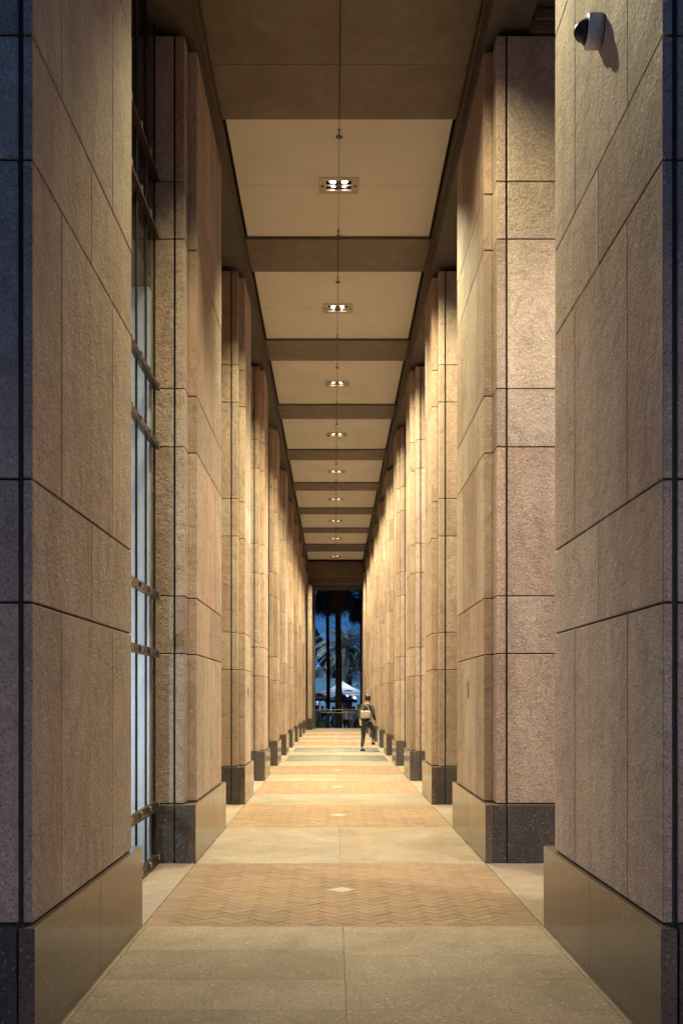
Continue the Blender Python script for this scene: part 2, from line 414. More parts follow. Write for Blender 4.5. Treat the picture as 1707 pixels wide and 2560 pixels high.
# ------------------------------------------------------------------ granite piers
J = 0.011                                            # joint width
def pier_labels(i, s):
    side = 'left' if s < 0 else 'right'
    if i == 0: return ('nearest granite pier on the left, its outer face in blue dusk shade' if s < 0 else
                       'nearest granite pier on the right with the dome camera on its inner face')
    if i == 1: return ('broad granite pier on the left standing beside the glazed screen' if s < 0 else
                       'broad pale granite pier on the right, just beyond the pier with the dome camera')
    if i == 10: return 'last granite pier on the %s beside the open far end' % side
    return '%s granite pier counted from the viewer along the %s side of the walk' % (ORD[i], side)
def make_pier(i, s):
    y0, y1 = PIERS[i]
    first, last = i == 0, i == 10
    e = empty('granite_pier', (s * 1.9, (y0 + y1) / 2, 0), pier_labels(i, s), 'pier', 'granite piers lining the covered walk')
    xo = 3.3 if s > 0 else 2.9                       # outer face
    of, ob = y0 + .06, y1 - .06                      # outer element, front and back
    nf, nb = y0 + .32, y1 - .24                      # inner pilaster, front and back
    if first: of = nf = y0 + .07
    if last: ob = nb = y1 - .07
    def bx(name, xa, xb, ya, yb, za, zb, mat, bev=0.0045):
        a, b = sorted((s * xa, s * xb)); return box(name, (a, ya, za), (b, yb, zb), mat, e, bev)
    gx = 0.045 if first else 0.18                    # groove in the front face
    px = gx if first else 0.09                       # depth of the inner pilaster
    # dark core behind the joints
    bx('core', XI + .014, XI + px + .03, nf + .016, nb - .016, .02, 8.30, 'joint_dark', 0)
    bx('core', XI + px + .03, xo - .012, of + .016, ob - .016, .02, 8.30, 'joint_dark', 0)
    long = (nb - nf) > 1.8
    for k in range(7):
        za, zb = CZ[k] + J / 2, CZ[k + 1] - J / 2
        tall = k % 2 == 0
        L = nb - nf
        if long: cuts = [0, .25, .75, 1] if tall else [0, .5, 1]
        else: cuts = [0, .5, 1] if tall else [0, 1]
        if s < 0 and long and tall: cuts = [0, .22, .74, 1]
        for a, b in zip(cuts, cuts[1:]):
            ja = 0 if a == 0 else .0028; jb = 0 if b == 1 else .0028
            d = random.uniform(-.0012, .0012)
            bx('stone', XI + d, XI + px - .001, nf + a * L + ja, nf + b * L - jb, za, zb, 'pink_granite')
        # outer element: narrow strip, groove, broad face
        xs = XI + px if not first else XI
        if first:
            bx('stone', XI + gx + .024, xo, of, ob, za, zb, 'pink_granite')
        else:
            bx('stone', XI + px, XI + gx, of, ob, za, zb, 'pink_granite')
            bx('stone', XI + gx + .022, xo, of, ob, za, zb, 'pink_granite')
    # plinth
    zp = CZ[0] - J / 2
    bx('core', XP + .02, xo - .01, y0 + .02, y1 - .02, .0, zp - .02, 'joint_dark', 0)
    L = y1 - y0; cuts = [0, .5, 1] if long else [0, .5, 1]
    for a, b in zip(cuts, cuts[1:]):
        ja = 0 if a == 0 else .002; jb = 0 if b == 1 else .002
        bx('plinth_slab', XP, XP + .075, y0 + a * L + ja + .0, y0 + b * L - jb, .003, zp, 'plinth_polished', .002)
    gp = XI + gx - .004
    for ya, yb in ((y0, y0 + .09), (y1 - .09, y1)):
        bx('plinth_slab', XP + .0755, gp, ya + .0005, yb, .003, zp, 'plinth_flamed', .003) if gp > XP + .09 else None
        bx('plinth_slab', max(gp + .014, XP + .0755), xo + .02, ya + .0005, yb, .003, zp, 'plinth_flamed', .003)
    bx('plinth_slab', XP + .0755, xo + .015, y0 + .0905, y1 - .0905, zp - .03, zp - .001, 'plinth_polished', 0)
    # dark capital course on top
    bx('capital', XI + .42, xo + .03, of - .02, ob + .02, 8.345, 8.455, 'soffit_granite', .004)
    bx('capital', XI + .46, xo + .06, of - .05, ob + .05, 8.46, 8.56, 'soffit_granite', .004)
    return e
for i in range(11):
    for s in (-1, 1): make_pier(i, s)

# ------------------------------------------------------------------ ceiling, beams, edge beams
ceil = empty('ceiling', (0, 0, 0)); tag(ceil, kind='structure')
CX = 0.0
BEAMS = [(10.25, 12.72)] + [(16.04 + 4.55 * i, 17.26 + 4.55 * i) for i in range(7)] + [(47.9, 50.15)]
LIGHT_Y = [8.78] + [14.44 + 4.55 * i for i in range(8)] + [52.1]
bays = []
prev = 4.80
for b in BEAMS + [(53.3, 56)]: bays.append((prev, b[0])); prev = b[1]
HX, HY = 0.285, 0.230                                # downlight frame half sizes
PW = 1.428
for k, (y0, y1) in enumerate(bays):
    ly = LIGHT_Y[k]; g = .0035
    for sx in (-1, 1):
        for ya, yb in ((y0 + .012, ly), (ly, y1 - .012)):
            near = yb == ly
            yc = ly - HY if near else ly + HY
            if near: poly = [(sx * g, ya), (sx * PW, ya), (sx * PW, ly - g), (sx * HX, ly - g), (sx * HX, yc), (sx * g, yc)]
            else: poly = [(sx * g, yb), (sx * PW, yb), (sx * PW, ly + g), (sx * HX, ly + g), (sx * HX, yc), (sx * g, yc)]
            bm = bmesh.new(); add_prism(bm, poly, Z_CEIL, Z_CEIL + .03)
            obj('plaster_panel', from_bm('plaster_panel', bm), 'plaster', ceil)
for k, (y0, y1) in enumerate(BEAMS):
    L = y1 - y0
    cuts = [0, .55, 1] if L > 2 else [0, 1]
    for sx in (-1, 1):
        for a, b in zip(cuts, cuts[1:]):
            xa, xb = sorted((sx * .004, sx * (XI - .004)))
            box('soffit_slab', (xa, y0 + a * L + .003, Z_BEAM), (xb, y0 + b * L - .003, 9.2), 'soffit_granite', ceil, .002)
box('backing', (-1.6, 4.8, 9.22), (1.6, Y_END, 9.3), 'joint_dark', ceil)
for s in (-1, 1):
    a, b = sorted((s * (XI + .002), s * 1.90))
    eb = box('edge_beam', (a, 4.82, 8.40), (b, 56.2, 9.29), 'dark_soffit', ceil)
    a, b = sorted((s * 1.905, s * 3.45))
    box('outer_lintel', (a, 4.82, 8.58), (b, 56.2, 9.29), 'dark_soffit', ceil)
    a, b = sorted((s * 1.445, s * 1.475))
    box('metal_rail', (a, 4.85, 8.80), (b, 56, 8.815), 'bronze', ceil)
    box('metal_rail', (a, 4.85, 8.66), (b, 56, 8.672), 'bronze', ceil)
# lobby, and an unseen upper block added to shut out the sky
bld = empty('office_building', (-6, 30, 0), 'office block, its unseen upper mass added above the walk to shut out the sky', 'building')
box('sky_block', (-32, 4.9, 9.31), (3.4, 56.0, 40), 'soffit_granite', bld)
box('rear_wall', (-32, 5.2, -.03), (-6.0, 55.8, 9.3), 'lobby_dark', bld)
box('front_wall', (-6.0, 5.0, -.03), (-2.95, 5.25, 9.3), 'soffit_granite', bld)
for (y0, y1) in GAPS[1:]:
    box('infill_wall', (-2.6, y0 - .05, -.02), (-2.45, y1 + .05, 9.3), 'lobby_dark', bld)
box('lobby_ceiling', (-6.0, 5.3, 5.72), (-1.90, 10.18, 5.86), 'lobby_dark', bld)
box('lobby_casing', (-5.5, 10.02, -.02), (-1.885, 10.15, 5.71), 'lobby_paint', bld)
box('lobby_wall', (-5.9, 5.3, -.02), (-5.75, 10.0, 5.71), 'lobby_paint', bld)
box('spandrel', (-5.5, 10.02, 5.87), (-1.885, 10.15, 8.5), 'lobby_dark', bld)

# ------------------------------------------------------------------ glazed screen in the first bay on the left
gy0, gy1 = 7.36, 10.14
gs = empty('glazed_screen', (-1.84, (gy0 + gy1) / 2, 0), 'tall glazed screen with bronze mullions between the first two left piers', 'window')
npan = 6; step = (gy1 - gy0) / npan
XG = -1.86
for z0, z1 in zip([0.06] + CZ[:-1], CZ):
    for k in range(npan):
        box('pane', (XG - .004, gy0 + k * step + .015, z0 + .05), (XG + .004, gy0 + (k + 1) * step - .015, z1 - .05), 'glass', gs)
for k in range(npan + 1):
    y = gy0 + k * step
    box('mullion', (XG - .005, y - .014, 0.0), (XG + .014, y + .014, 8.38), 'bronze_dark', gs, .002)
for z in [0.06] + CZ[:-1]:
    box('transom', (XG - .006, gy0 + .001, z - .045), (XG + .040, gy1 - .001, z + .040), 'bronze', gs, .003)
    box('ledge', (XG + .0405, gy0 + .001, z - .048), (XG + .060, gy1 - .001, z - .032), 'bronze', gs)
    for k in range(npan + 1):
        y = gy0 + k * step
        ya, yb = max(gy0 + .002, y - .03), min(gy1 - .002, y + .03)
        box('bracket', (XG + .0405, ya + .008, z - .026), (XG + .062, yb - .008, z + .030), 'steel', gs, .003)

# assumed lobby lamp and ceiling light behind the glass, added to brighten the panes
ll = empty('assumed_floor_lamp', (-3.0, 8.75, 0), 'assumed cool white column lamp added in the lobby behind the glazed screen', 'lamp')
bm = bmesh.new(); add_lathe(bm, [(.16, 0), (.16, .03), (.03, .05), (.03, 1.1)], 16); obj('stand', from_bm('stand', bm), 'bronze_dark', ll)
bm = bmesh.new(); add_lathe(bm, [(.09, 1.1), (.11, 1.15), (.11, 2.05), (.09, 2.1)], 16); sh = obj('shade', from_bm('shade', bm), 'added_lamp_glow', ll)
def point_light(name, loc, power, col, rad, parent=None):
    l = bpy.data.lights.new(name, 'POINT'); l.energy = power; l.color = col; l.shadow_soft_size = rad
    o = bpy.data.objects.new(name, l); COL.objects.link(o); o.location = loc
    if parent: o.parent = parent
    return o
point_light('added_light', (0.16, .1, 1.45), 100, (.70, .86, 1.0), .05, ll)
lc = empty('assumed_lobby_light', (-3.6, 8.2, 5.7), 'assumed flat cool ceiling light added inside the lobby', 'ceiling light')  # assumed fitting, put in to light what shows through the glass
bm = bmesh.new(); add_box(bm, (0, 0, -.03), (1.2, .5, .05)); obj('diffuser', from_bm('diffuser', bm), 'added_lamp_glow', lc)
a = bpy.data.lights.new('assumed_lobby_glow', 'AREA'); a.energy = 48; a.color = (.76, .76, 1.0); a.shape = 'RECTANGLE'; a.size = 1.2; a.size_y = .5
ao = bpy.data.objects.new('assumed_lobby_glow', a); COL.objects.link(ao); ao.parent = lc; ao.location = (0, 0, -.07)

# ------------------------------------------------------------------ recessed downlights
def make_fixture():
    e = empty('recessed_downlight', (0, 0, Z_CEIL))
    bm = bmesh.new()
    ox, oy, ix, iy, z0, z1 = HX, HY, .180, .137, -.008, .012
    o4 = [(-ox, -oy), (ox, -oy), (ox, oy), (-ox, oy)]; i4 = [(-ix, -iy), (ix, -iy), (ix, iy), (-ix, iy)]
    V = {}
    for nm, q in (('o', o4), ('i', i4)):
        for zi, z in enumerate((z0, z1)): V[nm, zi] = [bm.verts.new((x, y, z)) for x, y in q]
    for k in range(4):
        j = (k + 1) % 4
        bm.faces.new((V['o', 0][k], V['o', 0][j], V['i', 0][j], V['i', 0][k])); bm.faces.new((V['o', 1][k], V['o', 1][j], V['i', 1][j], V['i', 1][k]))
        bm.faces.new((V['o', 0][k], V['o', 0][j], V['o', 1][j], V['o', 1][k])); bm.faces.new((V['i', 0][k], V['i', 0][j], V['i', 1][j], V['i', 1][k]))
    obj('frame', from_bm('frame', bm), 'bezel_paint', e)
    bm = bmesh.new()
    lo = [bm.verts.new((x, y, .012)) for x, y in i4]; hi = [bm.verts.new((x, y, .25)) for x, y in i4]
    bm.faces.new(hi)
    for k in range(4): bm.faces.new((lo[k], lo[(k + 1) % 4], hi[(k + 1) % 4], hi[k]))
    obj('housing', from_bm('housing', bm), 'black', e)
    bm = bmesh.new(); add_box(bm, (0, 0, 0), (.010, .27, .02)); add_box(bm, (0, 0, .0), (.43, .010, .018))
    obj('crossbar', from_bm('crossbar', bm), 'bezel_paint', e)
    for sx in (-1, 1):
        bm = bmesh.new(); add_lathe(bm, [(.02, -.012), (.022, -.004), (.022, .0)], 10)
        obj('knob', from_bm('knob', bm), 'bronze_dark', e, (sx * .232, 0, -.004))
    for sx in (-1, 1):
        for sy in (-1, 1):
            tx = R(10) * sy; ty = -R(14) * sx
            bm = bmesh.new(); add_lathe(bm, [(.030, .07), (.050, .035), (.058, .004), (.061, .004), (.061, .0), (.0565, .0), (.0565, .008), (.046, .03)], 18)
            l = obj('lamp', smooth(from_bm('lamp', bm)), 'chrome', e, (sx * .088, sy * .066, .022), (tx, ty, 0))
            bm = bmesh.new(); add_lathe(bm, [(.008, -.020), (.022, -.0165), (.034, -.010), (.042, 0), (.043, .006)], 18)
            obj('lens', smooth(from_bm('lens', bm)), 'lamp_glow', l, (0, 0, .012))
    return e
proto = make_fixture()
AIM = {(-1, -1): (14, -14), (-1, 1): (14, 14), (1, -1): (14, -14), (1, 1): (14, 14)}     # outward and fore/aft tilt
SPOTS = {}
def spot_data(sx):
    if sx not in SPOTS:
        l = bpy.data.lights.new('spot', 'SPOT'); l.energy = SPOT_P * (1.0 if sx < 0 else 0.90)
        l.color = WARM if sx < 0 else WARM_W
        l.spot_size = R(66 if sx < 0 else 90); l.spot_blend = 1.0; l.shadow_soft_size = 0.035; SPOTS[sx] = l
    return SPOTS[sx]
for k, y in enumerate(LIGHT_Y):
    f = proto if k == 0 else copy_tree(proto)
    f.location = (0, y, Z_CEIL)
    lab = ('recessed four-lamp downlight in the nearest ceiling bay above the dome camera' if k == 0 else
           'largest recessed four-lamp downlight in view on the cream ceiling' if k == 1 else
           'farthest recessed four-lamp downlight near the open end of the ceiling' if k == 9 else
           '%s recessed four-lamp downlight in view counted from the largest one' % ORD[k - 1])
    tag(f, lab, 'ceiling light', 'recessed downlights along the ceiling')
    for (sx, sy), (ax, ay) in AIM.items():
        o = bpy.data.objects.new('spot', spot_data(sx)); COL.objects.link(o); o.parent = f
        o.location = (sx * .088, sy * .066, -.032)
        if k == 0 and sx < 0: ax, ay = 9, ay * .55      # the first fitting is set steeper on the left
        d = Vector((sx * math.tan(R(ax)), math.tan(R(ay)), -1))
        o.rotation_euler = d.to_track_quat('-Z', 'Y').to_euler()

# sprinklers
bm = bmesh.new(); add_lathe(bm, [(.044, 0), (.046, .006), (.014, .012), (.009, .03), (.008, .09), (.016, .094), (.016, .0995)], 12)
SPM = from_bm('sprinkler_head', bm); SPM.materials.append(MAT['bronze_dark'])
for k in range(1, 9):
    y0, y1 = bays[k]
    for q, y in ((0, y0 + .30), (1, y1 - .22)):
        o = obj('sprinkler_head', SPM, None, None, (0.0, y, Z_CEIL - .10))
        tag(o, 'small pendent sprinkler just %s the %s' % ('before' if q == 0 else 'beyond', 'largest ceiling downlight' if k == 1 else ORD[k - 1] + ' ceiling downlight in view'), 'sprinkler', 'sprinkler heads along the ceiling joint')

# ------------------------------------------------------------------ dome camera on the near right pier
dc = empty('security_camera', (XI - .003, 5.88, 5.51), 'white wall-mounted dome security camera high on the near right pier', 'security camera'); dc.scale = (.80,) * 3
Mx = Matrix.Rotation(R(-90), 4, 'Y')
bm = bmesh.new(); add_lathe(bm, [(.10, 0), (.118, .004), (.118, .085), (.112, .10), (.094, .108), (.0, .108)][:5], 28, Mx); obj('housing', smooth(from_bm('housing', bm)), 'camera_white', dc)
bm = bmesh.new(); add_lathe(bm, [(.088, .108), (.084, .112), (.086, .115), (.08, .118)], 24, Mx); obj('ring', from_bm('ring', bm), 'camera_white', dc)
bm = bmesh.new(); add_lathe(bm, [(.076 * math.cos(t), .112 + .08 * math.sin(t)) for t in [k * math.pi / 2 / 8 * .97 for k in range(9)]], 24, Mx); obj('dome', smooth(from_bm('dome', bm)), 'black', dc)
m, nt, b = new_mat('black_gloss'); b.inputs['Base Color'].default_value = (.01, .01, .012, 1); b.inputs['Roughness'].default_value = .08; MAT['black_gloss'] = m
dc.children[2].data.materials[0] = m

# small plaques on the shafts
def plaque(s, y, z, lab, h=.15, w=.17):
    x = s * (XI - .004)
    bm = bmesh.new(); add_box(bm, (0, 0, 0), (.012, w, h), .002); add_box(bm, (-s * .0068, 0, 0), (.002, w * .72, h * .8))
    o = obj('plaque', from_bm('plaque', bm), 'steel', None, (x - s * .002, y, z)); tag(o, lab, 'plaque', 'small plaques on the piers')
plaque(1, 11.72, 1.78, 'small grey metal plaque on the broad right pier beyond the dome camera')
plaque(-1, 16.7, 1.75, 'small metal plaque on the third left pier')
plaque(1, 21.2, 1.75, 'small metal plaque on the fourth right pier')
plaque(-1, 25.9, 1.75, 'small metal plaque on the fifth left pier')
plaque(-1, 30.4, 1.75, 'small metal plaque on the sixth left pier')

# ------------------------------------------------------------------ far portal
ph = empty('portal_header', (0, 54.5, 7.5), 'dark stepped beam across the top of the open far end', 'beam')
box('fascia', (-1.47, 53.6, 8.10), (1.47, 53.9, 8.88), 'soffit_granite', ph, .004)
box('fascia', (-1.47, 54.4, 7.78), (1.47, 54.7, 8.88), 'soffit_granite', ph, .004)
box('fascia', (-1.47, 55.2, 7.62), (1.47, 56.2, 8.88), 'dark_soffit', ph, .004)
pj = empty('door_jamb', (-1.35, 54, 0), 'narrow granite jamb and dark post at the left of the open far end', 'door frame')
for k in range(7): box('stone', (-1.447, 53.3, CZ[k] + J / 2), (-1.235, 53.7, min(7.6, CZ[k + 1] - J / 2)), 'pink_granite', pj, .004) if CZ[k] < 7.5 else None
box('base', (-1.447, 53.25, .003), (-1.22, 53.72, CZ[0] - .005), 'plinth_flamed', pj)
box('post', (-1.40, 55.2, .0), (-1.115, 56.1, 7.6), 'cladding', pj)

# ------------------------------------------------------------------ unseen street lamps, assumed from the pale right-hand piers
def added_street_lamp(x, y, h, lab, power, cone=150, col=(1.0, .90, .79)):
    e = empty('added_street_lamp', (x, y, -.52), lab, 'street lamp', 'unseen street lamps added to light the walk and the plaza')
    bm = bmesh.new(); add_tube(bm, [(0, 0, 0), (0, 0, .8), (0, 0, .82), (0, 0, h)], [.11, .10, .065, .045], 12); obj('pole', from_bm('pole', bm), 'bronze_dark', e)
    bm = bmesh.new(); add_lathe(bm, [(.05, h), (.2, h + .04), (.24, h + .1), (.05, h + .2)], 18); obj('cap', from_bm('cap', bm), 'bronze_dark', e)
    bm = bmesh.new(); add_lathe(bm, [(.10, h - .26), (.16, h - .18), (.17, h - .04), (.1, h - .005)], 18); obj('globe', smooth(from_bm('globe', bm)), 'added_lamp_glow', e)
    l = bpy.data.lights.new('added_light', 'SPOT'); l.energy = power; l.color = col; l.spot_size = R(cone); l.spot_blend = .25; l.shadow_soft_size = .10
    o = bpy.data.objects.new('added_light', l); COL.objects.link(o); o.parent = e; o.location = (0, 0, h - .30)
added_street_lamp(5.4, 5.9, 9.0, 'assumed street lamp, unseen, at the kerb outside the first right-hand opening', STREET_P)  # assumed lamp out of view, gives the right piers their pale light
added_street_lamp(5.4, -5.5, 8.0, 'unseen street lamp added behind the viewer in place of city light', 3600)  # added lamp, warms the near fronts and floor like city light
added_street_lamp(5.4, 19.0, 9.0, 'assumed street lamp, unseen, at the kerb outside the third right-hand opening', STREET_P)  # another assumed lamp, whitens the outer faces farther along
added_street_lamp(5.4, 33.0, 9.0, 'assumed street lamp, unseen, at the kerb outside the sixth right-hand opening', STREET_P)  # assumed lamp, carries the pale side light to the far bays

# ------------------------------------------------------------------ people
def skin_mesh(name, verts, edges, radii, mats, root=0, sub=1):
    me = bpy.data.meshes.new(name); me.from_pydata(verts, edges, [])
    o = bpy.data.objects.new(name, me); COL.objects.link(o)
    md = o.modifiers.new('skin', 'SKIN'); md.use_smooth_shade = True
    sv = me.skin_vertices[0].data
    for i, r in enumerate(radii):
        sv[i].radius = r if isinstance(r, (tuple, list)) else (r, r); sv[i].use_root = (i == root)
    o.modifiers.new('sub', 'SUBSURF').levels = sub; o.modifiers['sub'].render_levels = sub
    dg = bpy.context.evaluated_depsgraph_get()
    me2 = bpy.data.meshes.new_from_object(o.evaluated_get(dg)); me2.name = name
    bpy.data.objects.remove(o); bpy.data.meshes.remove(me)
    me2.materials.clear()
    for m in mats: me2.materials.append(MAT[m])
    return smooth(me2)
def chain(name, parent, pts, rad, mat, sub=1, extra=()):
    """one skinned chain (and side chains that start at vertex index k) as one mesh"""
    v = [Vector(p) for p in pts]; r = list(rad); e = [(i, i + 1) for i in range(len(v) - 1)]
    for k, ps, rs in extra:
        prev = k
        for p, q in zip(ps, rs): v.append(Vector(p)); r.append(q); e.append((prev, len(v) - 1)); prev = len(v) - 1
    return obj(name, skin_mesh(name, [tuple(p) for p in v], e, r, [mat], 0, sub), None, parent)
def head_mesh():
    bm = bmesh.new(); bmesh.ops.create_uvsphere(bm, u_segments=16, v_segments=12, radius=1)
    for v in bm.verts:
        x, y, z = v.co
        w = .074 if z > -.2 else .074 - .022 * (-.2 - z) / .8
        v.co = Vector((x * w, y * (.092 if y < 0 else .094) * (1 if z > -.3 else .93), z * .115))
    return from_bm('head', bm)
def person(name, loc, rz, P, cl, label, cat='person', group=None, scale=1.0):
    """P: joints in metres (x right, y forward, z up); one continuous skinned body, clothing and hair over it"""
    e = empty(name, loc, label, cat, group, rz); e.scale = (scale,) * 3
    J_ = P
    v, ed, r = [], [], []
    def add(p, rad, par=None):
        v.append(tuple(p)); r.append(rad)
        if par is not None: ed.append((par, len(v) - 1))
        return len(v) - 1
    hip = add(J_['hip'], (.125, .095)); waist = add(J_['waist'], (.115, .085), hip); chest = add(J_['chest'], (.135, .10), waist)
    sh = add(J_['neck0'], (.085, .07), chest); nk = add(J_['neck1'], .048, sh); hd0 = add(J_['head0'], (.062, .07), nk); hd = add(J_['head'], (.072, .088), hd0); ht = add(J_['head1'], (.055, .065), hd)
    nose = add(J_['nose'], .014, hd0)
    for s in 'LR':
        a = add(J_['sh' + s], .056, sh); b = add(J_['el' + s], .042, a); w = add(J_['wr' + s], .029, b)
        h = add(J_['ha' + s], (.036, .022), w)
        d = (Vector(J_['ha' + s]) - Vector(J_['wr' + s])).normalized(); side = Vector((0, 1, 0)) if abs(d.y) < .8 else Vector((0, 0, 1))
        for k, (off, ln) in enumerate(((-.027, .072), (-.009, .085), (.009, .080), (.027, .062))):
            f1 = add(Vector(J_['ha' + s]) + side * off + d * .045, .0095, h); f2 = add(Vector(v[f1]) + d * ln * .55 + Vector((.012 if s == 'L' else -.012, 0, 0)), .0085, f1)
        t1 = add(Vector(J_['wr' + s]) + d * .035 + side * .040, .011, w); add(Vector(v[t1]) + d * .035 + side * .012, .009, t1)
        g = add(J_['th' + s], .085, hip); kn = add(J_['kn' + s], .055, g); ca = add(Vector(J_['kn' + s]).lerp(Vector(J_['an' + s]), .33), .052, kn)
        an = add(J_['an' + s], .034, ca); to = add(J_['to' + s], (.036, .026), an)
    obj('body', skin_mesh('body', v, ed, r, ['skin'], 0, 1), None, e)
    up = lambda p, d=0: Vector(p) + Vector((0, 0, d))
    # jacket with sleeves, trousers, shoes, hair over the body
    tv = [up(J_['hip'], -.05), up(J_['hip'], .06), J_['waist'], J_['chest'], J_['neck0']]
    ex = [(3 if False else 4, [J_['sh' + s], J_['el' + s], Vector(J_['el' + s]).lerp(Vector(J_['wr' + s]), .9)], [.072, .056, .042]) for s in 'LR']
    chain('jacket', e, tv, [(.152, .125), (.158, .128), (.142, .112), (.158, .125), (.10, .085)], cl[0], 1, ex)
    for s in 'LR':
        chain('trouser_leg', e, [up(J_['hip'], .02), J_['th' + s], J_['kn' + s], Vector(J_['kn' + s]).lerp(Vector(J_['an' + s]), .35), Vector(J_['an' + s]) + (Vector(J_['kn' + s]) - Vector(J_['an' + s])).normalized() * .05], [.142, .112, .072, .066, .050], cl[1])
        a, t = Vector(J_['an' + s]), Vector(J_['to' + s])
        hl = a - (t - a) * .32; hl.z = min(a.z, t.z + .0) if abs(a.z - t.z) < .12 else hl.z
        chain('shoe', e, [hl, a.lerp(t, .35) + Vector((0, 0, -.012)), t], [(.040, .044), (.046, .046), (.040, .030)], cl[2])
    H = Vector(J_['head']); n = (Vector(J_['nose']) - H); n.z = 0; n.normalize()
    bm = bmesh.new(); bmesh.ops.create_uvsphere(bm, u_segments=14, v_segments=10, radius=1)
    for w in bm.verts:
        c = w.co
        w.co = Vector((c.x * .092, c.y * .106, c.z * (.115 if c.z > 0 else .13)))
    # cut the face out of the hair cap
    bmesh.ops.rotate(bm, verts=bm.verts, cent=(0, 0, 0), matrix=Matrix.Rotation(math.atan2(n.y, n.x) - math.pi / 2, 3, 'Z'))
    kill = [w for w in bm.verts if w.co.normalized().dot(n) > .42 and w.co.z < .06]
    bmesh.ops.delete(bm, geom=kill, context='VERTS')
    obj('hair', smooth(from_bm('hair', bm)), 'hair', e, H + Vector((0, 0, .03)) - n * .012)
    for s in (-1, 1):
        p = n.cross(Vector((0, 0, 1))) * s
        bm = bmesh.new(); bmesh.ops.create_uvsphere(bm, u_segments=6, v_segments=5, radius=.011)
        obj('eye', from_bm('eye', bm), 'hair', e, H + n * .083 + p * .031 + Vector((0, 0, -.005)))
    return e
def standing(rng, h=1.7, hands='down'):
    k = h / 1.7; t = rng.uniform(-.04, .04)
    P = dict(hip=(0, 0, .92), waist=(0, .01, 1.06), chest=(0, .0, 1.25), neck0=(0, -.01, 1.38), neck1=(0, .0, 1.45), head0=(0, .02, 1.52), head=(0, .015, 1.59), head1=(0, .01, 1.655), nose=(0, .115, 1.545))
    for s, q in (('L', -1), ('R', 1)):
        P['sh' + s] = (q * .175, -.01, 1.375); P['th' + s] = (q * .085, 0, .84); P['kn' + s] = (q * .095, .02 + t * q, .48)
        P['an' + s] = (q * .10, -.01 + 2 * t * q, .075); P['to' + s] = (q * .125, .14 + 2 * t * q, .035)
        if hands == 'up': P['el' + s] = (q * .24, .04, 1.12); P['wr' + s] = (q * .15, .24, 1.24); P['ha' + s] = (q * .12, .30, 1.28)
        else: P['el' + s] = (q * .225, -.03, 1.09); P['wr' + s] = (q * .235, .05, .86); P['ha' + s] = (q * .235, .075, .775)
    return {a: tuple(c * k for c in b) for a, b in P.items()}

# the walker: one foot planted, the other lifted in front, carrying a pale bag against the back
Pw = dict(hip=(0, 0, .93), waist=(0, .01, 1.07), chest=(-.01, .03, 1.27), neck0=(-.01, .05, 1.43), neck1=(-.01, .075, 1.50), head0=(-.01, .11, 1.57), head=(-.01, .105, 1.64), head1=(-.01, .10, 1.71), nose=(-.01, .205, 1.59),
          shL=(-.18, .04, 1.42), elL=(-.25, -.06, 1.15), wrL=(-.17, -.10, .96), haL=(-.14, -.12, .88),
          shR=(.17, .05, 1.42), elR=(.27, .0, 1.14), wrR=(.24, .14, .95), haR=(.23, .18, .87),
          thL=(-.09, -.01, .84), knL=(-.10, -.02, .48), anL=(-.10, -.10, .085), toL=(-.11, .05, .035),
          thR=(.09, .04, .85), knR=(.10, .30, .64), anR=(.10, .19, .31), toR=(.10, .30, .215))
wk = person('person', (.93, 31.5, .004), R(-38), Pw, ('jacket_dark', 'jeans', 'shoe'), 'person walking away in dark jacket and jeans, one foot lifted, pale bag behind', 'person')
bag = empty('shoulder_bag', (.90, 31.30, 1.03), 'cream shoulder bag carried against the back of the walking person', 'bag', None, R(-20))
bm = bmesh.new(); bmesh.ops.create_cube(bm, size=1); bmesh.ops.subdivide_edges(bm, edges=bm.edges, cuts=4, use_grid_fill=True)
for v in bm.verts:
    c = v.co; k = 1 - .35 * (abs(c.x * 2) ** 3) * .5
    v.co = Vector((c.x * .31 * (1 - .15 * max(0, c.z)), c.y * .14 * k * (1.25 - .5 * (c.z + .5)), (c.z + .5) * .24 + .012 * math.sin(c.x * 9)))
obj('pouch', smooth(from_bm('pouch', bm)), 'bag_cream', bag)
bm = bmesh.new(); add_tube(bm, [(-.12, 0, .22), (-.10, .02, .36), (-.02, .05, .44), (.08, .02, .36), (.12, 0, .22)], .012, 6); obj('strap', from_bm('strap', bm), 'bag_cream', bag)

Z_PL = -0.53
rng = random.Random(3)
CROWD = [(-1.12, 60.5, 10, 'cloth_grey', 'cloth_khaki', 1.72, 'person in grey top at the left edge of the crowd beside the red lamp'),
         (-.78, 61.5, 160, 'cloth_black', 'cloth_grey', 1.70, 'person in black top standing behind the green bin'),
         (-.50, 62.5, 200, 'cloth_khaki', 'cloth_grey', 1.66, 'person in khaki top just left of the thinner palm trunk'),
         (-.12, 63.0, 20, 'cloth_teal', 'cloth_black', 1.64, 'person in teal top just right of the thinner palm trunk'),
         (.02, 61.0, 190, 'cloth_blue', 'cloth_teal', 1.60, 'person in blue top between the two palm trunks'),
         (.66, 61.0, 175, 'cloth_white', 'cloth_black', 1.70, 'person in white shirt and dark trousers right of the thicker palm trunk'),
         (.98, 62.0, 160, 'cloth_white', 'cloth_grey', 1.66, 'person in white shirt behind the left handrail post'),
         (1.16, 63.5, 210, 'cloth_black', 'cloth_black', 1.68, 'person in black clothes between the two handrail posts'),
         (1.38, 60.6, 150, 'cloth_blue', 'cloth_black', 1.80, 'tall person in blue shirt at the right end of the handrail')]
for x, y, a, top, leg, h, lab in CROWD:
    person('person', (x, y, Z_PL), R(a), standing(rng, h, 'up' if h < 1.67 else 'down'), (top, leg, 'shoe'), lab, 'person', 'crowd beyond the far end')

